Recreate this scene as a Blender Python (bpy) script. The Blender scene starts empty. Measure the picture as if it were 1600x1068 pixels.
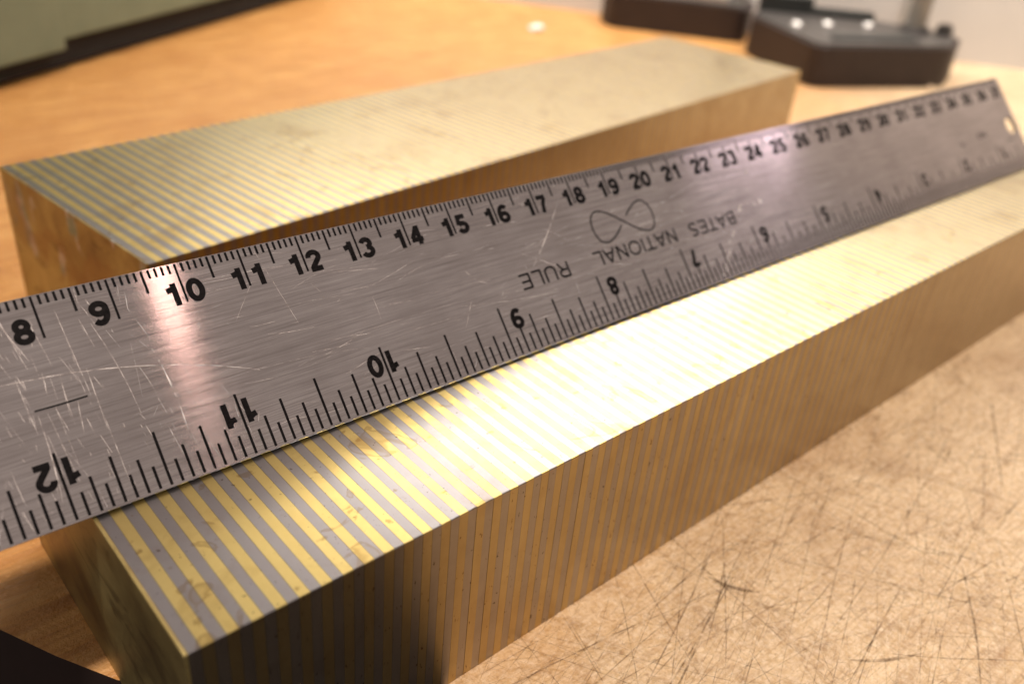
import bpy, bmesh, math, random
from mathutils import Vector, Matrix
from mathutils.geometry import tessellate_polygon

random.seed(7)
S = bpy.context.scene
COL = S.collection
CM = 0.01                      # all numbers below are centimetres
H = 3.599                      # height of the bars; the bench surface is z = 0

# ------------------------------------------------------------------ camera
cam = bpy.data.cameras.new('camera')
cam_o = bpy.data.objects.new('camera', cam)
COL.objects.link(cam_o)
S.camera = cam_o
RR = [(0.7634486980, -0.6402735425, 0.0848285109),
      (-0.2731910156, -0.4391403495, -0.8558752377),
      (0.5852458923, 0.6302424488, -0.5101781074)]
right, down, fwd = (Vector(r) for r in RR)
m = Matrix((right, -down, -fwd)).transposed().to_4x4()
m.translation = Vector((5.7023, -10.0674, 8.5959 + H)) * CM
cam_o.matrix_world = m
cam.sensor_width = 36.0
cam.lens = 36.0 * 1399.99 / 1600
cam.clip_start = 0.005
cam.clip_end = 50
cam.dof.use_dof = True
cam.dof.focus_distance = 0.138
cam.dof.aperture_fstop = 15.0

# ------------------------------------------------------------------ world + lamps
w = bpy.data.worlds.new('World')
S.world = w
w.use_nodes = True
bg = w.node_tree.nodes['Background']
bg.inputs[0].default_value = (1.0, 0.86, 0.76, 1)
bg.inputs[1].default_value = 0.30


def area(name, loc, target, sx, sy, power, color, shape='RECTANGLE'):
    d = bpy.data.lights.new(name, 'AREA')
    d.shape = shape
    d.size = sx * CM
    d.size_y = sy * CM
    d.energy = power
    d.color = color
    o = bpy.data.objects.new(name, d)
    COL.objects.link(o)
    o.location = Vector(loc) * CM
    o.rotation_euler = (Vector(target) - Vector(loc)).to_track_quat('-Z', 'Y').to_euler()
    return o


area('wall_strip_lamp', (54.8, 29.8, 45.0), (49.5, 27.5, 36.0), 70, 10, 6.6, (1.0, 0.93, 0.84))
S_STRIP = bpy.data.objects['wall_strip_lamp']
S_STRIP.rotation_euler = Matrix((Vector((0.6, -0.8, 0)), Vector((0.62, 0.465, 0.63)), Vector((-0.504, -0.378, 0.777)))).transposed().to_euler()
area('key_lamp', (0, -22, 100), (15, -2, 0), 9, 9, 10.8, (1.0, 0.83, 0.70), 'DISK')
area('small_lamp', (36.4, -44, 83), (12, 1, 4), 3.5, 3.5, 0.058, (1.0, 0.62, 0.52), 'DISK')
area('side_lamp', (72, -12, 40), (25, 0, H), 4, 10, 0.08, (1.0, 0.80, 0.92))

S.view_settings.view_transform = 'Standard'
S.view_settings.look = 'None'
S.view_settings.exposure = 0.0
S.view_settings.gamma = 1.0
S.view_settings.use_curve_mapping = False
S.render.resolution_x = 1024
S.render.resolution_y = 683
S.cycles.use_denoising = True
S.cycles.max_bounces = 8


# ------------------------------------------------------------------ helpers
def tag(o, label=None, cat=None, group=None, kind=None):
    if label: o['label'] = label
    if cat: o['category'] = cat
    if group: o['group'] = group
    if kind: o['kind'] = kind
    return o


def empty(name, loc=(0, 0, 0), rz=0.0):
    o = bpy.data.objects.new(name, None)
    COL.objects.link(o)
    o.location = Vector(loc) * CM
    o.rotation_euler = (0, 0, rz)
    o.empty_display_size = 0.01
    return o


def link(name, me, mat=None, parent=None):
    if mat is not None and not me.materials:
        me.materials.append(mat)
    o = bpy.data.objects.new(name, me)
    COL.objects.link(o)
    if parent is not None:
        o.parent = parent
    return o


def mesh(name, verts, faces, smooth=False):
    me = bpy.data.meshes.new(name)
    me.from_pydata([tuple(c * CM for c in v) for v in verts], [], faces)
    me.update()
    if smooth:
        for p in me.polygons: p.use_smooth = True
    return me


def bm_mesh(name, bm, smooth=False):
    bmesh.ops.recalc_face_normals(bm, faces=bm.faces)
    me = bpy.data.meshes.new(name)
    bm.to_mesh(me)
    bm.free()
    me.transform(Matrix.Scale(CM, 4))
    if smooth:
        for p in me.polygons: p.use_smooth = True
    return me


def prism(name, poly, z0, z1, bevel=0.0, seg=2):
    """closed prism over a 2D polygon, edges bevelled"""
    bm = bmesh.new()
    b = [bm.verts.new((x, y, z0)) for x, y in poly]
    t = [bm.verts.new((x, y, z1)) for x, y in poly]
    bm.faces.new(list(reversed(b)))
    bm.faces.new(t)
    n = len(poly)
    for i in range(n):
        bm.faces.new((b[i], b[(i + 1) % n], t[(i + 1) % n], t[i]))
    if bevel:
        bmesh.ops.bevel(bm, geom=bm.edges[:], offset=bevel, segments=seg, affect='EDGES', profile=0.6)
    return bm_mesh(name, bm)


def tube(name, p0, p1, r0, r1, n=20, bevel=0.0):
    bm = bmesh.new()
    d = Vector(p1) - Vector(p0)
    bmesh.ops.create_cone(bm, cap_ends=True, segments=n, radius1=r0, radius2=r1, depth=d.length)
    if bevel:
        e = [e for e in bm.edges if len(e.link_faces) == 2 and any(len(f.verts) > 4 for f in e.link_faces)]
        bmesh.ops.bevel(bm, geom=e, offset=bevel, segments=2, affect='EDGES')
    q = Vector((0, 0, 1)).rotation_difference(d.normalized())
    bmesh.ops.transform(bm, matrix=Matrix.Translation((Vector(p0) + Vector(p1)) / 2) @ q.to_matrix().to_4x4(), verts=bm.verts)
    return bm_mesh(name, bm)


class Ribbons:
    """flat strokes in the local XY plane"""
    def __init__(self):
        self.v, self.f = [], []
        self.k = 0

    def stroke(self, pts, width, z=0.0, closed=False, taper=False, lift=0.00002):
        n = len(pts)
        z = z + self.k * lift
        self.k += 1
        base = len(self.v)
        for i, p in enumerate(pts):
            if closed:
                a, b = pts[i - 1], pts[(i + 1) % n]
            else:
                a, b = pts[max(i - 1, 0)], pts[min(i + 1, n - 1)]
            dx, dy = b[0] - a[0], b[1] - a[1]
            l = math.hypot(dx, dy) or 1
            nx, ny = -dy / l, dx / l
            k = 1.0
            if not closed and 0 < i < n - 1:
                ex, ey = p[0] - a[0], p[1] - a[1]
                el = math.hypot(ex, ey) or 1
                c = (-ey / el) * nx + (ex / el) * ny
                k = 1 / max(c, 0.5)
            hw = width / 2 * k
            if taper:
                t = i / (n - 1)
                hw *= max(0.12, math.sin(math.pi * (0.04 + 0.92 * t)) ** 0.6)
            self.v.append((p[0] + nx * hw, p[1] + ny * hw, z))
            self.v.append((p[0] - nx * hw, p[1] - ny * hw, z))
        m_ = n if closed else n - 1
        for i in range(m_):
            j = (i + 1) % n
            self.f.append((base + 2 * i, base + 2 * i + 1, base + 2 * j + 1, base + 2 * j))

    def mesh(self, name):
        me = mesh(name, self.v, self.f)
        bm = bmesh.new()
        bm.from_mesh(me)
        flip = [f for f in bm.faces if f.normal.z < 0]
        bmesh.ops.reverse_faces(bm, faces=flip)
        bm.to_mesh(me)
        bm.free()
        return me


# ------------------------------------------------------------------ materials
def mat(name):
    m_ = bpy.data.materials.new(name)
    m_.use_nodes = True
    nt = m_.node_tree
    return m_, nt, nt.nodes['Principled BSDF']


def N(nt, typ, **kw):
    n = nt.nodes.new(typ)
    for k, v in kw.items():
        if k.startswith('_'):
            n.inputs[k[1:].replace('_', ' ')].default_value = v
        else:
            setattr(n, k, v)
    return n


def L(nt, a, b): nt.links.new(a, b)


def noise(nt, vec, scale, detail=4.0, rough=0.55, dist=0.0):
    n = N(nt, 'ShaderNodeTexNoise')
    n.inputs['Scale'].default_value = scale
    n.inputs['Detail'].default_value = detail
    n.inputs['Roughness'].default_value = rough
    n.inputs['Distortion'].default_value = dist
    L(nt, vec, n.inputs['Vector'])
    return n.outputs['Fac']


def ramp(nt, fac, stops, interp='LINEAR'):
    r = N(nt, 'ShaderNodeValToRGB')
    r.color_ramp.interpolation = interp
    e = r.color_ramp.elements
    while len(e) < len(stops): e.new(0.5)
    for el, (p, c) in zip(e, stops):
        el.position = p
        el.color = (c, c, c, 1) if isinstance(c, (int, float)) else (*c, 1)
    L(nt, fac, r.inputs[0])
    return r.outputs[0]


def mix(nt, fac, a, b, mode='MIX'):
    n = N(nt, 'ShaderNodeMix', data_type='RGBA', blend_type=mode)
    for s, v in ((0, fac), (6, a), (7, b)):
        if isinstance(v, (int, float)):
            n.inputs[s].default_value = v
        elif isinstance(v, tuple):
            n.inputs[s].default_value = (*v, 1)
        else:
            L(nt, v, n.inputs[s])
    return n.outputs[2]


def math_(nt, op, a, b=0.0):
    n = N(nt, 'ShaderNodeMath', operation=op)
    for i, v in enumerate((a, b)):
        if isinstance(v, (int, float)): n.inputs[i].default_value = v
        else: L(nt, v, n.inputs[i])
    return n.outputs[0]


def position(nt, scale=(1, 1, 1), rot=(0, 0, 0)):
    g = N(nt, 'ShaderNodeNewGeometry')
    mp = N(nt, 'ShaderNodeMapping')
    mp.inputs['Scale'].default_value = scale
    mp.inputs['Rotation'].default_value = rot
    L(nt, g.outputs['Position'], mp.inputs['Vector'])
    return mp.outputs[0]


def objcoord(nt, scale=(1, 1, 1), rot=(0, 0, 0)):
    g = N(nt, 'ShaderNodeTexCoord')
    mp = N(nt, 'ShaderNodeMapping')
    mp.inputs['Scale'].default_value = scale
    mp.inputs['Rotation'].default_value = rot
    L(nt, g.outputs['Object'], mp.inputs['Vector'])
    return mp.outputs[0]


def bump(nt, b, height, strength, dist=0.0002):
    n = N(nt, 'ShaderNodeBump')
    n.inputs['Strength'].default_value = strength
    n.inputs['Distance'].default_value = dist
    L(nt, height, n.inputs['Height'])
    L(nt, n.outputs[0], b.inputs['Normal'])


def metal_lamination(name, base, dark, stain, rough, mottle=0.0, pits=0.75, rings=0.55):
    m_, nt, b = mat(name)
    pos = position(nt)
    info = N(nt, 'ShaderNodeObjectInfo')
    rnd = info.outputs['Random']
    mott = noise(nt, pos, 260, 5, 0.6)
    c = mix(nt, ramp(nt, mott, [(0.35, 0.0), (0.7, 0.35)]), base, dark)
    c = mix(nt, math_(nt, 'MULTIPLY', rnd, 0.26), c, dark)
    big = noise(nt, pos, 75, 5, 0.62, 0.6)
    st = ramp(nt, big, [(0.53, 0.0), (0.74, 0.5 if rings else 0.25)])
    c = mix(nt, st, c, stain)
    ring = noise(nt, pos, 120, 3, 0.5, 1.2)
    rg = ramp(nt, ring, [(0.63, 0.0), (0.65, rings), (0.668, rings), (0.70, rings * 0.27)])
    c = mix(nt, rg, c, stain)
    spots = ramp(nt, noise(nt, pos, 330, 3, 0.55), [(0.66, 0.0), (0.72, 0.7 if rings else 0.0)])
    c = mix(nt, spots, c, stain)
    pit = noise(nt, position(nt, (1, 1, 0.45)), 1500, 3, 0.6)
    pt = ramp(nt, pit, [(0.66 if mottle else 0.68, 0.0), (0.72, pits)])
    c = mix(nt, pt, c, (stain[0] * 0.35, stain[1] * 0.3, stain[2] * 0.3))
    if mottle:
        ox = ramp(nt, noise(nt, position(nt, (1, 1, 0.3)), 180, 5, 0.65), [(0.3, mottle * 0.6), (0.7, min(1.0, mottle * 1.5))])
        c = mix(nt, ox, c, (stain[0] * 0.55, stain[1] * 0.5, stain[2] * 0.5))
    L(nt, c, b.inputs['Base Color'])
    b.inputs['Metallic'].default_value = 1.0
    r = math_(nt, 'ADD', math_(nt, 'MULTIPLY', mott, 0.10), rough)
    L(nt, r, b.inputs['Roughness'])
    fine = noise(nt, position(nt, (0.05, 1, 1)), 3200, 3, 0.6)
    bump(nt, b, fine, 0.16, 0.00006)
    return m_


M_BRASS = metal_lamination('brass', (0.80, 0.65, 0.27), (0.64, 0.48, 0.16), (0.40, 0.24, 0.08), 0.265)
M_STEEL = metal_lamination('grey_steel', (0.38, 0.365, 0.385), (0.31, 0.295, 0.305), (0.27, 0.20, 0.13), 0.265)
M_BRASS_SIDE = metal_lamination('side_brass', (0.58, 0.45, 0.22), (0.47, 0.35, 0.15), (0.36, 0.20, 0.06), 0.31, 0.22, 0.95, 0.0)  # browner, rougher, more mottled tone for the side faces
M_STEEL_SIDE = metal_lamination('side_steel', (0.43, 0.375, 0.31), (0.35, 0.30, 0.25), (0.24, 0.165, 0.09), 0.31, 0.16, 0.95, 0.0)


def end_brass(name, patches):
    m_, nt, b = mat(name)
    pos = position(nt)
    a = noise(nt, pos, 55, 5, 0.6, 0.8)
    c = ramp(nt, a, [(0.30, (0.20, 0.135, 0.055)), (0.5, (0.38, 0.295, 0.12)), (0.72, (0.52, 0.43, 0.19))])
    sw = noise(nt, position(nt, (1, 0.5, 1.6), (0.6, 0, 0)), 160, 5, 0.65, 1.0)
    c = mix(nt, ramp(nt, sw, [(0.56, 0.0), (0.66, 0.55)]), c, (0.10, 0.06, 0.025))
    if patches:
        pz = noise(nt, position(nt, (1, 1.3, 0.55)), 95, 4, 0.6, 0.6)
        f = ramp(nt, pz, [(0.575, 0.0), (0.63, 0.9)])
        tint = ramp(nt, noise(nt, pos, 240, 2), [(0.35, (0.20, 0.28, 0.24)), (0.6, (0.50, 0.46, 0.45))])
        c = mix(nt, f, c, tint)
        c = mix(nt, ramp(nt, noise(nt, pos, 75, 3, 0.5, 1.0), [(0.5, 0.0), (0.62, 0.45)]), c, (0.27, 0.14, 0.05))
    L(nt, c, b.inputs['Base Color'])
    b.inputs['Metallic'].default_value = 0.85
    L(nt, math_(nt, 'ADD', math_(nt, 'MULTIPLY', a, 0.3), 0.30), b.inputs['Roughness'])
    bump(nt, b, sw, 0.3, 0.0002)
    return m_


M_END_A = end_brass('brass_end_plain', False)
M_END_B = end_brass('brass_end_smeared', True)

# ruler steel, brushed along its length
M_RULE, nt, b = mat('brushed_steel')
oc = objcoord(nt, (0.018, 1, 1))
br = noise(nt, oc, 5200, 4, 0.65)
br2 = noise(nt, objcoord(nt, (0.04, 1, 1)), 1400, 3, 0.6)
cl = noise(nt, objcoord(nt), 60, 4, 0.6)
f = math_(nt, 'ADD', math_(nt, 'MULTIPLY', br, 0.6), math_(nt, 'MULTIPLY', br2, 0.4))
c = ramp(nt, f, [(0.33, (0.52, 0.46, 0.455)), (0.50, (0.80, 0.72, 0.715)), (0.66, (0.97, 0.90, 0.89))])
c = mix(nt, ramp(nt, cl, [(0.38, 0.0), (0.70, 0.45)]), c, (0.50, 0.43, 0.42))
L(nt, c, b.inputs['Base Color'])
b.inputs['Metallic'].default_value = 1.0
L(nt, math_(nt, 'ADD', math_(nt, 'MULTIPLY', f, 0.07), 0.105), b.inputs['Roughness'])
b.inputs['Anisotropic'].default_value = 1.0
tg = N(nt, 'ShaderNodeTangent', direction_type='UV_MAP', uv_map='UVMap')
L(nt, tg.outputs[0], b.inputs['Tangent'])
bump(nt, b, f, 0.005, 0.00003)

M_INK, nt, b = mat('black_etched_ink')
L(nt, ramp(nt, noise(nt, objcoord(nt), 1800, 3), [(0.3, (0.002, 0.0018, 0.002)), (0.8, (0.012, 0.010, 0.011))]), b.inputs['Base Color'])
b.inputs['Roughness'].default_value = 0.55
b.inputs['Specular IOR Level'].default_value = 0.05

M_SCR, nt, b = mat('bright_scratched_steel')
L(nt, ramp(nt, noise(nt, objcoord(nt), 500, 3), [(0.35, (0.55, 0.50, 0.48)), (0.7, (0.95, 0.90, 0.88))]), b.inputs['Base Color'])
b.inputs['Metallic'].default_value = 0.35
b.inputs['Roughness'].default_value = 0.5
tr = N(nt, 'ShaderNodeBsdfTransparent')
mx = N(nt, 'ShaderNodeMixShader')
L(nt, ramp(nt, noise(nt, objcoord(nt), 500, 3), [(0.32, 0.0), (0.62, 0.8)]), mx.inputs[0])
L(nt, tr.outputs[0], mx.inputs[1])
L(nt, b.outputs[0], mx.inputs[2])
L(nt, mx.outputs[0], nt.nodes['Material Output'].inputs['Surface'])

# bench wood: orange varnish worn to pale bare wood along the front
M_WOOD, nt, b = mat('worn_bench_wood')
pos = position(nt)
ROTZ = 0.35
grain = noise(nt, position(nt, (0.10, 1, 1), (0, 0, ROTZ)), 330, 5, 0.6, 0.4)
fib = noise(nt, position(nt, (0.05, 1, 1), (0, 0, ROTZ)), 1500, 3, 0.6)
mott = noise(nt, pos, 130, 6, 0.66, 0.6)
blot = noise(nt, pos, 28, 5, 0.6, 0.5)
fine = noise(nt, pos, 700, 4, 0.7)
varn = ramp(nt, grain, [(0.32, (0.36, 0.155, 0.04)), (0.5, (0.53, 0.265, 0.08)), (0.68, (0.63, 0.355, 0.13))])
varn = mix(nt, ramp(nt, blot, [(0.4, 0.0), (0.75, 0.5)]), varn, (0.38, 0.155, 0.04))
bare = ramp(nt, mott, [(0.30, (0.33, 0.205, 0.095)), (0.47, (0.58, 0.41, 0.225)), (0.68, (0.71, 0.54, 0.33))])
bare = mix(nt, ramp(nt, fine, [(0.40, 0.0), (0.66, 0.8)]), bare, (0.78, 0.64, 0.465))
bare = mix(nt, ramp(nt, blot, [(0.50, 0.0), (0.72, 0.6)]), bare, (0.36, 0.215, 0.11))
bare = mix(nt, ramp(nt, noise(nt, pos, 300, 5, 0.7, 1.5), [(0.58, 0.0), (0.68, 0.65)]), bare, (0.24, 0.15, 0.08))
bare = mix(nt, ramp(nt, noise(nt, pos, 55, 6, 0.72, 0.9), [(0.62, 0.0), (0.70, 0.6)]), bare, (0.22, 0.135, 0.07))
sep = N(nt, 'ShaderNodeSeparateXYZ')
L(nt, pos, sep.inputs[0])
wear = math_(nt, 'ADD', math_(nt, 'MULTIPLY', sep.outputs['Y'], -5.5), math_(nt, 'MULTIPLY', sep.outputs['X'], 2.2))
wear = math_(nt, 'ADD', wear, math_(nt, 'MULTIPLY', blot, 0.8))
wf = ramp(nt, wear, [(0.45, 0.0), (0.98, 1.0)])
speck = noise(nt, pos, 1300, 3, 0.7)
bare = mix(nt, ramp(nt, speck, [(0.52, 0.0), (0.66, 0.45)]), bare, (0.36, 0.235, 0.14))
bare = mix(nt, ramp(nt, speck, [(0.30, 0.5), (0.42, 0.0)]), bare, (0.86, 0.74, 0.60))
c = mix(nt, wf, varn, bare)
c = mix(nt, ramp(nt, fib, [(0.48, 0.0), (0.72, 0.42)]), c, (0.30, 0.15, 0.055))
L(nt, c, b.inputs['Base Color'])
L(nt, math_(nt, 'ADD', math_(nt, 'MULTIPLY', mott, 0.35), 0.22), b.inputs['Roughness'])
hh = math_(nt, 'ADD', math_(nt, 'MULTIPLY', fine, 0.7), mott)
bump(nt, b, hh, 0.8, 0.0008)

M_CUT, nt, b = mat('dirt_in_cuts')
L(nt, ramp(nt, noise(nt, position(nt), 90, 4), [(0.35, (0.09, 0.050, 0.022)), (0.75, (0.26, 0.155, 0.075))]), b.inputs['Base Color'])
b.inputs['Roughness'].default_value = 0.9
tr = N(nt, 'ShaderNodeBsdfTransparent')
mx = N(nt, 'ShaderNodeMixShader')
L(nt, ramp(nt, noise(nt, position(nt), 260, 4, 0.7), [(0.34, 0.0), (0.68, 0.62)]), mx.inputs[0])
L(nt, tr.outputs[0], mx.inputs[1])
L(nt, b.outputs[0], mx.inputs[2])
L(nt, mx.outputs[0], nt.nodes['Material Output'].inputs['Surface'])

M_FIB, nt, b = mat('raised_pale_fibres')
b.inputs['Base Color'].default_value = (0.80, 0.62, 0.42, 1)
b.inputs['Roughness'].default_value = 0.45
tr = N(nt, 'ShaderNodeBsdfTransparent')
mx = N(nt, 'ShaderNodeMixShader')
L(nt, ramp(nt, noise(nt, position(nt), 420, 3, 0.7), [(0.42, 0.0), (0.66, 0.75)]), mx.inputs[0])
L(nt, tr.outputs[0], mx.inputs[1])
L(nt, b.outputs[0], mx.inputs[2])
L(nt, mx.outputs[0], nt.nodes['Material Output'].inputs['Surface'])


def plain(name, c0, c1, scale, rough, metallic=0.0, bmp=0.1):
    m_, nt, b = mat(name)
    n_ = noise(nt, position(nt), scale, 5, 0.6)
    L(nt, ramp(nt, n_, [(0.3, c0), (0.7, c1)]), b.inputs['Base Color'])
    b.inputs['Roughness'].default_value = rough
    b.inputs['Metallic'].default_value = metallic
    bump(nt, b, n_, bmp, 0.0003)
    return m_


M_WALL = plain('painted_wall', (0.56, 0.55, 0.54), (0.62, 0.61, 0.60), 14, 0.7)
M_FLOOR = plain('dark_floor', (0.012, 0.010, 0.012), (0.022, 0.018, 0.022), 9, 0.6)
M_GREEN = plain('grey_green_paint', (0.12, 0.15, 0.10), (0.15, 0.18, 0.12), 60, 0.45)
M_GAP_SHADE = plain('black_gap_shade', (0.006, 0.005, 0.005), (0.010, 0.008, 0.008), 60, 0.85)
M_BROWN = plain('dark_brown_moulding', (0.016, 0.008, 0.0065), (0.024, 0.013, 0.011), 60, 0.6)
M_PLATE = plain('dull_grey_plate', (0.06, 0.055, 0.052), (0.09, 0.083, 0.08), 90, 0.4, 0.4)
M_POST = plain('dull_post_metal', (0.26, 0.25, 0.23), (0.34, 0.32, 0.29), 90, 0.4, 0.6)
M_SCREW = plain('bright_screw_metal', (0.55, 0.53, 0.52), (0.65, 0.63, 0.61), 90, 0.42, 1.0)
M_BLACK = plain('black_rubber', (0.012, 0.014, 0.013), (0.02, 0.022, 0.02), 60, 0.6)
M_PAPER = plain('white_paper', (0.78, 0.77, 0.76), (0.84, 0.83, 0.82), 60, 0.7)
M_APRON = plain('dark_bench_edge', (0.022, 0.010, 0.008), (0.034, 0.016, 0.012), 40, 0.7)
M_EDGE_SHADE = plain('shaded_ruler_edge', (0.05, 0.045, 0.04), (0.10, 0.09, 0.085), 300, 0.5, 0.8)  # edge faces coloured dark to stand in for contact shade along the blade
M_PROP = plain('ground_block_steel', (0.40, 0.39, 0.38), (0.48, 0.47, 0.46), 200, 0.35, 1.0)

# ------------------------------------------------------------------ setting
edge = [(-40, 92), (2.0, 12.0), (5.4, 5.0), (6.6, 2.46), (7.15, 1.40), (7.75, 0.40), (8.9, -0.75), (10.6, -1.9),
        (12.0, -2.9), (12.85, -4.2), (13.7, -5.85), (16.5, -11.5), (33, -45)]
poly = edge + [(120, -45), (120, 92)]
bench = link('bench', prism('bench', poly, -3.2, 0.0), M_WOOD)
bench.data.materials.append(M_APRON)
for p_ in bench.data.polygons:
    p_.material_index = 0 if p_.normal.z > 0.5 else 1
tag(bench, 'worn orange wooden bench top covered in knife scratches', kind='structure')

floor = link('floor', mesh('floor', [(-250, -250, -78), (250, -250, -78), (250, 250, -78), (-250, 250, -78)], [(0, 1, 2, 3)]), M_FLOOR)
tag(floor, 'dark floor below the bench edge', kind='structure')

wd = Vector((0.6, -0.8))
a = Vector((69.6, 17.3)) - wd * 110
e = Vector((69.6, 17.3)) + wd * 62
nrm = Vector((0.8, 0.6)) * 3
wall = link('wall', prism('wall', [(a.x, a.y), (e.x, e.y), (e.x + nrm.x, e.y + nrm.y), (a.x + nrm.x, a.y + nrm.y)], -40, 95), M_WALL)
tag(wall, 'pale grey wall behind the bench', kind='structure')

# scratches cut into the bench
def scratch(rb, x, y, ang, ln, wd_, bend, z):
    pts = []
    k = max(4, int(ln / 0.6))
    for i in range(k + 1):
        t = i / k - 0.5
        px, py = t * ln, bend * ln * (4 * t * t - 1) + random.gauss(0, 0.006)
        pts.append((x + px * math.cos(ang) - py * math.sin(ang), y + px * math.sin(ang) + py * math.cos(ang)))
    rb.stroke(pts, wd_, z, taper=True, lift=0.0000015)


rnd = random.Random(21)
cuts, fibres = Ribbons(), Ribbons()
fams = [0.38, 0.38, 0.15, 0.15, -0.10, -1.0, -1.0, 0.52, 1.2, 2.6]
for i in range(1300):
    x = rnd.uniform(10, 62) if i > 700 else rnd.uniform(11, 30)
    y = rnd.uniform(-14, 6) if i > 700 else rnd.uniform(-12, -2.5)
    ang = rnd.choice(fams) + rnd.gauss(0, 0.17)
    ln = min(rnd.expovariate(1 / 3.0) + 0.5, 14)
    scratch(cuts, x, y, ang, ln, rnd.choice([0.005, 0.006, 0.007, 0.008, 0.008, 0.010, 0.012, 0.014, 0.018, 0.028]), rnd.gauss(0, 0.012), 0.004)
for i in range(2200):
    x, y = rnd.uniform(11, 36), rnd.uniform(-12, -2.5)
    scratch(fibres, x, y, rnd.choice(fams) + rnd.gauss(0, 0.5), rnd.uniform(0.06, 0.5), rnd.choice([0.010, 0.014, 0.02]), rnd.gauss(0, 0.06), 0.008)
# the longest cuts in the photograph
for x, y, ang, ln, wdt, bend in [(26.82, -4.92, 0.494, 3.94, 0.055, 0.0), (17.55, -4.10, -1.026, 1.0, 0.10, 0.08), (20.26, -5.96, -0.975, 3.9, 0.03, 0.02),
                                 (16.41, -3.86, 0.389, 4.6, 0.03, 0.01), (17.89, -4.80, -0.094, 4.2, 0.024, 0.02), (18.70, -6.40, 0.219, 3.0, 0.03, 0.0),
                                 (22.12, -5.15, 0.447, 1.3, 0.05, 0.0), (20.54, -7.27, 0.559, 3.6, 0.045, 0.02), (16.94, -3.45, 0.128, 2.8, 0.025, 0.0),
                                 (18.38, -6.75, -0.534, 1.5, 0.07, 0.05), (24.18, -2.57, -0.005, 2.8, 0.03, 0.0), (24.25, -5.10, -1.081, 2.2, 0.03, 0.0),
                                 (15.6, -4.6, 0.30, 5.0, 0.028, 0.01), (19.4, -5.2, 0.42, 6.0, 0.022, -0.01), (21.6, -6.4, 0.18, 5.0, 0.024, 0.01)]:
    scratch(cuts, x, y, ang, ln, wdt, bend, 0.010)
sc_o = link('scratches', cuts.mesh('scratches'), M_CUT, bench)
tag(sc_o, kind='stuff')
fb_o = link('raised_fibres', fibres.mesh('raised_fibres'), M_FIB, bench)
tag(fb_o, kind='stuff')

# ------------------------------------------------------------------ laminated bars
BL, BW = 29.955, 6.885
PITCH, GAP, CH = 0.3175, 0.004, 0.012


def lam_mesh(name, t):
    z0, z1, w_ = 0.0, H, BW
    prof = [(CH, z0), (w_ - CH, z0), (w_, z0 + CH), (w_, z1 - CH), (w_ - CH, z1), (CH, z1), (0, z1 - CH), (0, z0 + CH)]
    v = [(0, y, z) for y, z in prof] + [(t, y, z) for y, z in prof]
    f = [tuple(range(8)), tuple(range(15, 7, -1))]
    f = [tuple(reversed(range(8))), tuple(range(8, 16))]
    f += [(i, (i + 1) % 8, (i + 1) % 8 + 8, i + 8) for i in range(8)]
    me = mesh(name, v, f)
    bm = bmesh.new(); bm.from_mesh(me)
    bmesh.ops.recalc_face_normals(bm, faces=bm.faces)
    bm.to_mesh(me); bm.free()
    return me


LAM_B = lam_mesh('brass_lamination', PITCH * 0.51 - GAP)
LAM_S = lam_mesh('steel_lamination', PITCH * 0.49 - GAP)
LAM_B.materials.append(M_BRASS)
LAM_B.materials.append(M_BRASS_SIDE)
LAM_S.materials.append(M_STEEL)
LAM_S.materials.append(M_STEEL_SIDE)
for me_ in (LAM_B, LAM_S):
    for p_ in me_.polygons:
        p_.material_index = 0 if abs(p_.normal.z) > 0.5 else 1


def make_bar(x, y, ang, label, endmat, rs):
    r = random.Random(rs)
    root = empty('laminated_bar', (x, y, 0), ang)
    tag(root, label, 'metal bar', 'laminated brass and steel bars')
    t0 = 0.055
    o = link('end_plate', lam_mesh('end_plate', t0 - GAP), endmat, root)
    px = t0
    k = 0
    while px < BL - 0.06:
        me = LAM_S if k % 2 == 0 else LAM_B
        o = link('steel_lamination' if k % 2 == 0 else 'brass_lamination', me, None, root)
        o.location = Vector((px, r.gauss(0, 0.0010), r.uniform(-0.0012, 0.0))) * CM
        px += PITCH * (0.49 if k % 2 == 0 else 0.51)
        k += 1
    o = link('end_plate', lam_mesh('end_plate', 0.05), endmat, root)
    o.location = (px * CM, 0, 0)
    return root


make_bar(7.8447, -2.79838, 0.02102, 'brass and steel striped bar in front, with the ruler standing on it', M_END_A, 3)
make_bar(11.13541, 6.89624, 0.14691, 'brass and steel striped bar lying behind the ruler', M_END_B, 4)

# ------------------------------------------------------------------ steel ruler
TILT = 0.81803
RW = 3.1256
RX1 = 37.50
TH = 0.075
ruler = empty('steel_ruler', (0, 0, H + TH * math.cos(TILT) + 0.002))
ruler.rotation_euler = (TILT, 0, 0)
tag(ruler, 'brushed steel ruler with black centimetre and inch scales leaning on the front bar', 'ruler')
outer = [(0.0, 0.0), (RX1, 0.0), (RX1, RW), (0.0, RW)]
hole = [(37.06 + 0.29 * math.cos(t * math.pi / 16), 1.47 + 0.29 * math.sin(t * math.pi / 16)) for t in range(32)]
vs = outer + hole
tris = tessellate_polygon([[Vector((x, y, 0)) for x, y in outer], [Vector((x, y, 0)) for x, y in reversed(hole)]])
vlist = outer + list(reversed(hole))
n = len(vlist)
V = [(x, y, 0) for x, y in vlist] + [(x, y, -TH) for x, y in vlist]
F = []
for t in tris:
    F.append(tuple(t)); F.append(tuple(i + n for i in reversed(t)))
for i in range(4):
    j = (i + 1) % 4
    F.append((i, j, j + n, i + n))
for i in range(32):
    j = (i + 1) % 32
    F.append((4 + i, 4 + j, 4 + j + n, 4 + i + n))
bm = bmesh.new()
bv = [bm.verts.new(v) for v in V]
for f_ in F: bm.faces.new([bv[i] for i in f_])
blade_me = bm_mesh('blade', bm)
uv = blade_me.uv_layers.new(name='UVMap')
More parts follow.
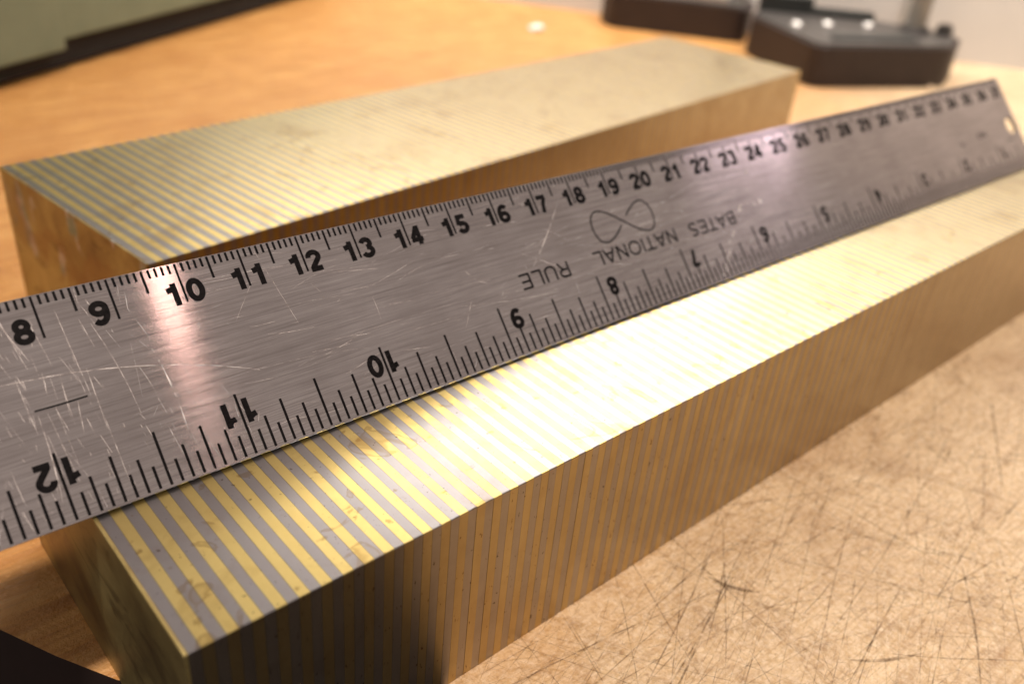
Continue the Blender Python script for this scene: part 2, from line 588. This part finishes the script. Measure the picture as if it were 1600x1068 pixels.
for lp in blade_me.loops:
    co = blade_me.vertices[lp.vertex_index].co
    uv.data[lp.index].uv = (co.y * 10 + co.z * 3, co.x * 2)
blade_me.materials.append(M_RULE)
blade_me.materials.append(M_EDGE_SHADE)
for p_ in blade_me.polygons:
    p_.material_index = 0 if abs(p_.normal.z) > 0.5 else 1
link('blade', blade_me, None, ruler)

ZP = 0.0030
mm = Ribbons()
for k in range(1, 374):
    ln = 0.62 if k % 10 == 0 else (0.36 if k % 5 == 0 else 0.15)
    wd_ = 0.034 if k % 10 == 0 else 0.037
    mm.stroke([(k / 10, RW - 0.012), (k / 10, RW - ln)], wd_, ZP, lift=0)
tag(link('millimetre_graduations', mm.mesh('millimetre_graduations'), M_INK, ruler), kind='stuff')
inch = Ribbons()
for k in range(1, 15 * 16):
    x = 38.084 - 2.54 * k / 16
    if x > RX1 - 0.05 or x < 0.05: continue
    ln = 0.97 if k % 16 == 0 else 0.82 if k % 8 == 0 else 0.69 if k % 4 == 0 else 0.52 if k % 2 == 0 else 0.36
    inch.stroke([(x, 0.03), (x, ln)], 0.040, ZP, lift=0)
tag(link('inch_graduations', inch.mesh('inch_graduations'), M_INK, ruler), kind='stuff')


def arc(cx, cy, rx, ry, a0, a1, n_=16):
    return [(cx + rx * math.cos(math.radians(a0 + (a1 - a0) * i / n_)), cy + ry * math.sin(math.radians(a0 + (a1 - a0) * i / n_))) for i in range(n_ + 1)]


def ell(cx, cy, rx, ry, n_=28):
    return [(cx + rx * math.cos(2 * math.pi * i / n_), cy + ry * math.sin(2 * math.pi * i / n_)) for i in range(n_)]


six = [(ell(0.30, 0.31, 0.21, 0.215), 1), (arc(0.335, 0.46, 0.245, 0.445, 190, 48), 0)]
DIG = {
    '0': [(ell(0.30, 0.5, 0.215, 0.405), 1)],
    '1': [([(0.37, 0.0), (0.37, 1.0)], 0), ([(0.10, 0.70), (0.22, 0.725), (0.36, 0.80)], 0)],
    '2': [(arc(0.30, 0.69, 0.205, 0.215, 185, -38) + [(0.15, 0.16)], 0), ([(0.06, 0.095), (0.54, 0.095)], 0)],
    '3': [(arc(0.29, 0.71, 0.185, 0.195, 165, -90), 0), (arc(0.29, 0.305, 0.21, 0.21, 90, -165), 0)],
    '4': [([(0.41, 0.0), (0.41, 1.0)], 0), ([(0.40, 0.95), (0.09, 0.33)], 0), ([(0.03, 0.28), (0.58, 0.28)], 0)],
    '5': [([(0.52, 0.91), (0.17, 0.91), (0.12, 0.47)], 0), (arc(0.29, 0.315, 0.215, 0.225, 140, -160), 0)],
    '6': six,
    '7': [([(0.05, 0.91), (0.55, 0.91)], 0), ([(0.50, 0.86), (0.33, 0.48), (0.24, 0.0)], 0)],
    '8': [(ell(0.30, 0.715, 0.17, 0.19), 1), (ell(0.30, 0.30, 0.21, 0.205), 1)],
    '9': [([(0.6 - x, 1 - y) for x, y in p], c_) for p, c_ in six],
}
LET = {
    'R': [([(0.06, 0), (0.06, 1)], 0), ([(0.06, 0.95), (0.32, 0.95)] + arc(0.32, 0.72, 0.21, 0.23, 90, -90) + [(0.06, 0.49)], 0), ([(0.34, 0.48), (0.56, 0.0)], 0)],
    'U': [([(0.06, 1), (0.06, 0.32)] + arc(0.31, 0.30, 0.25, 0.255, 180, 360) + [(0.56, 1)], 0)],
    'L': [([(0.06, 1), (0.06, 0)], 0), ([(0.06, 0.05), (0.50, 0.05)], 0)],
    'E': [([(0.06, 1), (0.06, 0)], 0), ([(0.06, 0.05), (0.54, 0.05)], 0), ([(0.06, 0.52), (0.48, 0.52)], 0), ([(0.06, 0.95), (0.53, 0.95)], 0)],
    'N': [([(0.06, 0), (0.06, 1)], 0), ([(0.06, 0.97), (0.56, 0.03)], 0), ([(0.56, 0), (0.56, 1)], 0)],
    'A': [([(0.02, 0), (0.33, 1)], 0), ([(0.33, 1), (0.64, 0)], 0), ([(0.13, 0.33), (0.53, 0.33)], 0)],
    'T': [([(0.30, 0), (0.30, 1)], 0), ([(0.0, 0.95), (0.60, 0.95)], 0)],
    'I': [([(0.06, 0), (0.06, 1)], 0)],
    'O': [(ell(0.36, 0.5, 0.32, 0.455), 1)],
    'B': [([(0.06, 0), (0.06, 1)], 0), ([(0.06, 0.95), (0.30, 0.95)] + arc(0.30, 0.745, 0.19, 0.205, 90, -90) + [(0.06, 0.54)], 0),
          ([(0.30, 0.54)] + arc(0.32, 0.295, 0.22, 0.245, 90, -90) + [(0.06, 0.05)], 0)],
    'S': [(arc(0.30, 0.73, 0.225, 0.225, 40, 200, 12) + arc(0.30, 0.27, 0.24, 0.225, 60, -150, 16), 0)],
}
ADV = {'R': 0.70, 'U': 0.74, 'L': 0.60, 'E': 0.66, 'N': 0.74, 'A': 0.74, 'T': 0.68, 'I': 0.24, 'O': 0.84, 'B': 0.70, 'S': 0.68}


def glyph(rb, strokes, ox, oy, h, w_, sw, flip):
    for pts, closed in strokes:
        q = []
        for x, y in pts:
            X, Y = x * w_, y * h
            q.append((ox - X, oy - Y) if flip else (ox + X, oy + Y))
        rb.stroke(q, sw, ZP + 0.0006, closed=bool(closed), lift=0.00012)


DH, DW = 0.35, 0.43          # digit height, width factor of a unit 0.6-wide box
for k in range(1, 38):
    rb = Ribbons()
    s = str(k)
    y0 = RW - 0.645
    jx = random.gauss(0, 0.008)
    if len(s) == 1:
        glyph(rb, DIG[s], k - 0.105 - 0.6 * DW + jx, y0, DH, DW, 0.088, False)
    else:
        glyph(rb, DIG[s[0]], k - 0.065 - 0.5 * DW + jx, y0, DH, DW, 0.088, False)
        glyph(rb, DIG[s[1]], k + 0.055 + jx, y0, DH, DW, 0.088, False)
    link('numeral', rb.mesh('numeral'), M_INK, ruler)
for k in range(1, 15):
    rb = Ribbons()
    s = str(k)
    x = 38.084 - 2.54 * k
    if x < 0.2: continue
    y0 = 0.875               # upside down: y0 is the foot line of the digits
    if len(s) == 1:
        glyph(rb, DIG[s], x + 0.20 + 0.6 * DW, y0, DH * 1.08, DW, 0.088, True)
    else:
        glyph(rb, DIG[s[0]], x + 0.07 + 0.45 * DW, y0, DH * 1.08, DW, 0.088, True)
        glyph(rb, DIG[s[1]], x - 0.06, y0, DH * 1.08, DW, 0.088, True)
    link('numeral', rb.mesh('numeral'), M_INK, ruler)


def word(text, xr, xl, y0, h):
    """upside-down word whose first letter starts at xr and last ends at xl"""
    tot = sum(ADV[ch] for ch in text) - 0.1
    wf = (xr - xl) / tot
    rb = Ribbons()
    x = xr
    for ch in text:
        glyph(rb, LET[ch], x, y0, h, wf, 0.042, True)
        x -= ADV[ch] * wf
    link('lettering', rb.mesh('lettering'), M_INK, ruler)


word('BATES', 22.42, 20.83, 1.44, 0.30)
word('NATIONAL', 20.38, 17.90, 1.44, 0.30)
word('RULE', 17.20, 15.94, 1.44, 0.30)

# the infinity-like mark: one long line crossing under itself
lob = Ribbons()
cx, cy = 19.06, 1.895
pts = []
for i in range(0, 121):
    t = 2 * math.pi * i / 120
    X = 0.89 * math.cos(t)
    Y = 0.62 * math.sin(t) * math.cos(t) * 1.05
    pts.append((cx + X, cy + Y * 1.05))
# gap where the second strand passes below the first
first = pts[0:52]
g0, g1 = 27, 33
lob.stroke(pts[33:] + pts[:28], 0.034, ZP, lift=0.0002)
lob.stroke(pts[32:34], 0.03, ZP + 0.0005)
link('looped_emblem', lob.mesh('looped_emblem'), M_INK, ruler)

ml = Ribbons()
ml.stroke([(7.57, 1.575), (7.9, 1.57), (8.25, 1.575)], 0.024, ZP, taper=False)
link('centre_line_mark', ml.mesh('centre_line_mark'), M_INK, ruler)
ml = Ribbons()
ml.stroke([(36.4, 1.03), (37.0, 1.03)], 0.03, ZP)
link('short_line_mark', ml.mesh('short_line_mark'), M_INK, ruler)
ml = Ribbons()
for i, dx in enumerate((0, 0.16, 0.30, 0.44)):
    ml.stroke([(34.75 + dx, 1.52), (34.78 + dx, 1.36)], 0.05, ZP)
for i, dx in enumerate((0, 0.14)):
    ml.stroke([(33.55 + dx, 1.38), (33.58 + dx, 1.24)], 0.03, ZP)
link('small_faint_mark', ml.mesh('small_faint_mark'), M_INK, ruler)

# scratches on the blade
rnd = random.Random(5)
sb = Ribbons()
def rs(x, y, ang, ln, wd_, bend=0.0):
    k = max(4, int(ln / 0.15))
    pts = []
    for i in range(k + 1):
        t = i / k - 0.5
        px, py = t * ln, bend * ln * (4 * t * t - 1) + rnd.gauss(0, 0.002)
        X, Y = x + px * math.cos(ang) - py * math.sin(ang), y + px * math.sin(ang) + py * math.cos(ang)
        pts.append((X, min(max(Y, 0.03), RW - 0.03)))
    sb.stroke(pts, wd_, 0.0012, taper=True, lift=0.000002)
for i in range(170):          # short upright nicks towards the low numbers
    rs(min(rnd.uniform(6.4, 10.2), rnd.uniform(6.4, 14)), rnd.uniform(0.1, 3.0), rnd.gauss(1.66, 0.16), rnd.expovariate(1 / 0.26) + 0.05, rnd.choice([0.003, 0.005, 0.007]))
for i in range(260):          # long fine rubs along the blade
    rs(rnd.uniform(10, 36), rnd.uniform(0.1, 3.05), rnd.gauss(0.0, 0.10), rnd.expovariate(1 / 0.9) + 0.15, rnd.choice([0.002, 0.003, 0.005]), rnd.gauss(0, 0.02))
for i in range(55):
    rs(rnd.uniform(8, 30), rnd.uniform(0.1, 3.05), rnd.uniform(0, math.pi), rnd.expovariate(1 / 0.3) + 0.08, rnd.choice([0.003, 0.004, 0.006]), rnd.gauss(0, 0.03))
rs(8.9, 1.62, -0.23, 3.6, 0.010, -0.05)
rs(9.3, 1.3, 1.62, 1.5, 0.012, 0.03)
rs(8.35, 1.5, 1.55, 0.9, 0.008, 0.0)
rs(7.55, 0.9, 1.5, 1.2, 0.010, 0.02)
rs(7.75, 1.0, 1.65, 1.0, 0.008, 0.0)
rs(8.7, 2.05, 1.75, 1.0, 0.008, 0.02)
rs(17.0, 2.1, 0.75, 1.7, 0.012, 0.02)
rs(16.6, 1.6, -0.55, 1.0, 0.007, 0.0)
for i in range(26):
    rs(21.3 + rnd.gauss(0, 0.04) + 0.035 * i, 0.12 + 0.035 * i, 0.9, 0.07, 0.03)
for i in range(12):
    rs(rnd.uniform(22.6, 24.2), rnd.uniform(1.4, 2.3), rnd.uniform(0, 3), 0.09, 0.05)
tag(link('scratches', sb.mesh('scratches'), M_SCR, ruler), kind='stuff')

# block that holds the ruler up from behind
ct, st_ = math.cos(TILT), math.sin(TILT)
pb = []
off = (TH + 0.01) / st_
prof = [(0.35 + off, 0.0), (2.5, 0.0), (2.5, 1.5), ((1.5 / math.tan(TILT)) + off, 1.5), ((0.0) + 0.35 + off, 0.35 * math.tan(TILT))]
v = [(19.0, y, H + z) for y, z in prof] + [(21.5, y, H + z) for y, z in prof]
f = [tuple(reversed(range(5))), tuple(range(5, 10))] + [(i, (i + 1) % 5, (i + 1) % 5 + 5, i + 5) for i in range(5)]
prop = link('support_block', mesh('support_block', v, f), M_PROP)
tag(prop, 'small steel block holding the ruler up from behind', 'block')

# ------------------------------------------------------------------ things at the back
# grey-green machine base
dm = Vector((0.8435, 0.5371))
nm = Vector((-0.5371, 0.8435))
o0 = Vector((14.3, 32.4))
def fp(s0, s1, d0, d1):
    return [tuple(o0 + dm * s + nm * d) for s, d in ((s0, d0), (s1, d0), (s1, d1), (s0, d1))]
mach = empty('machine_base', (0, 0, 0))
tag(mach, 'grey-green painted machine standing raised at the back left of the bench', 'machine')
link('body', prism('body', fp(4.05, 31, 0.0, 18), 1.43, 16, 0.10), M_GREEN, mach)
link('side_panel', prism('side_panel', fp(-16, 4.0, -0.12, 18), 1.02, 16, 0.12), M_GREEN, mach)
for s in (-10, 27):
    for d in (4.5, 14):
        p = o0 + dm * s + nm * d
        link('foot', tube('foot', (p.x, p.y, 0.0), (p.x, p.y, 1.5), 1.3, 1.1, 24), M_BLACK, mach)
link('gap_shade', prism('gap_shade', fp(-12, 30, 0.5, 16), 0.22, 1.6), M_GAP_SHADE, mach)  # black block standing in for the shade in the gap below the machine

# dark brown stand bases
def rounded(poly_, r, k=5):
    out = []
    n_ = len(poly_)
    for i, p in enumerate(poly_):
        p = Vector(p); a_ = Vector(poly_[i - 1]); b_ = Vector(poly_[(i + 1) % n_])
        da, db = (a_ - p).normalized(), (b_ - p).normalized()
        rr = min(r, (a_ - p).length * 0.4, (b_ - p).length * 0.4)
        s_, e_ = p + da * rr, p + db * rr
        for j in range(k + 1):
            t = j / k
            q = s_ * (1 - t) ** 2 + p * 2 * t * (1 - t) + e_ * t * t
            out.append((q.x, q.y))
    return out


def shrink(poly_, f_):
    c_ = sum((Vector(p) for p in poly_), Vector((0, 0))) / len(poly_)
    return [tuple(c_ + (Vector(p) - c_) * f_) for p in poly_]


BH = 2.2
P1 = [(55.8, 24.9), (52.3, 17.6), (61.0, 14.0), (65.3, 15.6), (63.6, 21.6), (59.4, 26.6)]
st1 = empty('stand_base', (58, 19, 0))
tag(st1, 'dark brown chamfered stand base with three bright screws beside the wall', 'stand base', 'dark stand bases')
def child(name, me, m_, par, loc):
    me.transform(Matrix.Translation(-Vector(loc) * CM))
    return link(name, me, m_, par)
L1 = (58, 19, 0)
child('body', prism('body', rounded(P1, 1.0), 0.0, BH, 0.08), M_BROWN, st1, L1)
pl = child('top_plate', prism('top_plate', rounded(shrink(P1, 0.95), 0.9), BH - 0.05, BH + 0.14, 0.04), M_PLATE, st1, L1)
for x, y in ((56.0, 21.6), (58.3, 20.9), (61.0, 19.7)):
    bm = bmesh.new()
    bmesh.ops.create_uvsphere(bm, u_segments=20, v_segments=12, radius=0.38)
    bmesh.ops.transform(bm, matrix=Matrix.Translation((x, y, BH + 0.14)) @ Matrix.Diagonal((1, 1, 0.7, 1)), verts=bm.verts)
    child('screw', bm_mesh('screw', bm, True), M_SCREW, st1, L1)
child('slot', prism('slot', [(54.6, 18.2), (60.0, 15.9), (60.4, 16.7), (55.3, 18.8)], BH + 0.1, BH + 0.26, 0.04), M_BLACK, st1, L1)
child('post', tube('post', (63.0, 17.7, BH), (63.0, 17.7, 16), 0.62, 0.62, 24), M_POST, st1, L1)
child('post_collar', tube('post_collar', (63.0, 17.7, BH + 0.1), (63.0, 17.7, BH + 0.5), 1.0, 0.85, 24, 0.08), M_PLATE, st1, L1)
child('rear_rail', prism('rear_rail', [(57.6, 25.6), (63.2, 20.6), (63.9, 21.2), (58.4, 26.3)], BH + 0.1, BH + 0.55, 0.08), M_BLACK, st1, L1)
child('clamp_block', prism('clamp_block', [(57.6, 25.6), (60.2, 23.3), (60.9, 24.0), (58.4, 26.3)], BH + 0.56, BH + 1.15, 0.12), M_BLACK, st1, L1)
child('corner_knob', tube('corner_knob', (64.3, 16.4, BH + 0.1), (64.3, 16.4, BH + 0.75), 0.55, 0.45, 20, 0.1), M_PLATE, st1, L1)

P2 = [(52.1, 33.4), (57.9, 26.55), (61.4, 28.6), (55.6, 36.2), (53.3, 35.6)]
L2 = (56, 31, 0)
st2 = empty('stand_base', L2)
tag(st2, 'dark brown stand base farther back, left of the one with screws', 'stand base', 'dark stand bases')
child('body', prism('body', rounded(P2, 0.8), 0.0, BH - 0.1, 0.08), M_BROWN, st2, L2)
child('top_plate', prism('top_plate', rounded(shrink(P2, 0.93), 0.7), BH - 0.15, BH + 0.05, 0.04), M_PLATE, st2, L2)
child('clear_block', prism('clear_block', [(55.2, 31.0), (57.6, 28.1), (58.6, 28.9), (56.2, 31.8)], BH + 0.03, BH + 0.45, 0.08), M_SCREW, st2, L2)
child('post', tube('post', (59.3, 28.4, BH), (59.3, 28.4, 16), 0.55, 0.55, 20), M_POST, st2, L2)

# a scrap of paper and a crumb
def scrap(name, cx_, cy_, r, label, cat_, m_, z=0.02, hgt=0.35):
    q = random.Random(name)
    bm = bmesh.new()
    bmesh.ops.create_icosphere(bm, subdivisions=2, radius=1)
    for v_ in bm.verts:
        s_ = 1 + q.uniform(-0.28, 0.28)
        v_.co = Vector((cx_ + v_.co.x * r * s_, cy_ + v_.co.y * r * 0.6 * s_, max(0.004, z + hgt * 0.5 + v_.co.z * hgt * 0.5 * s_)))
    o = link(name, bm_mesh(name, bm), m_)
    tag(o, label, cat_)
    return o
scrap('paper_scrap', 46.3, 34.2, 0.6, 'tiny crumpled white scrap on the orange bench behind the rear bar', 'scrap', M_PAPER)
scrap('wood_crumb', 59.3, 13.9, 0.35, 'tiny pale crumb at the foot of the stand base with screws', 'crumb', M_FIB)
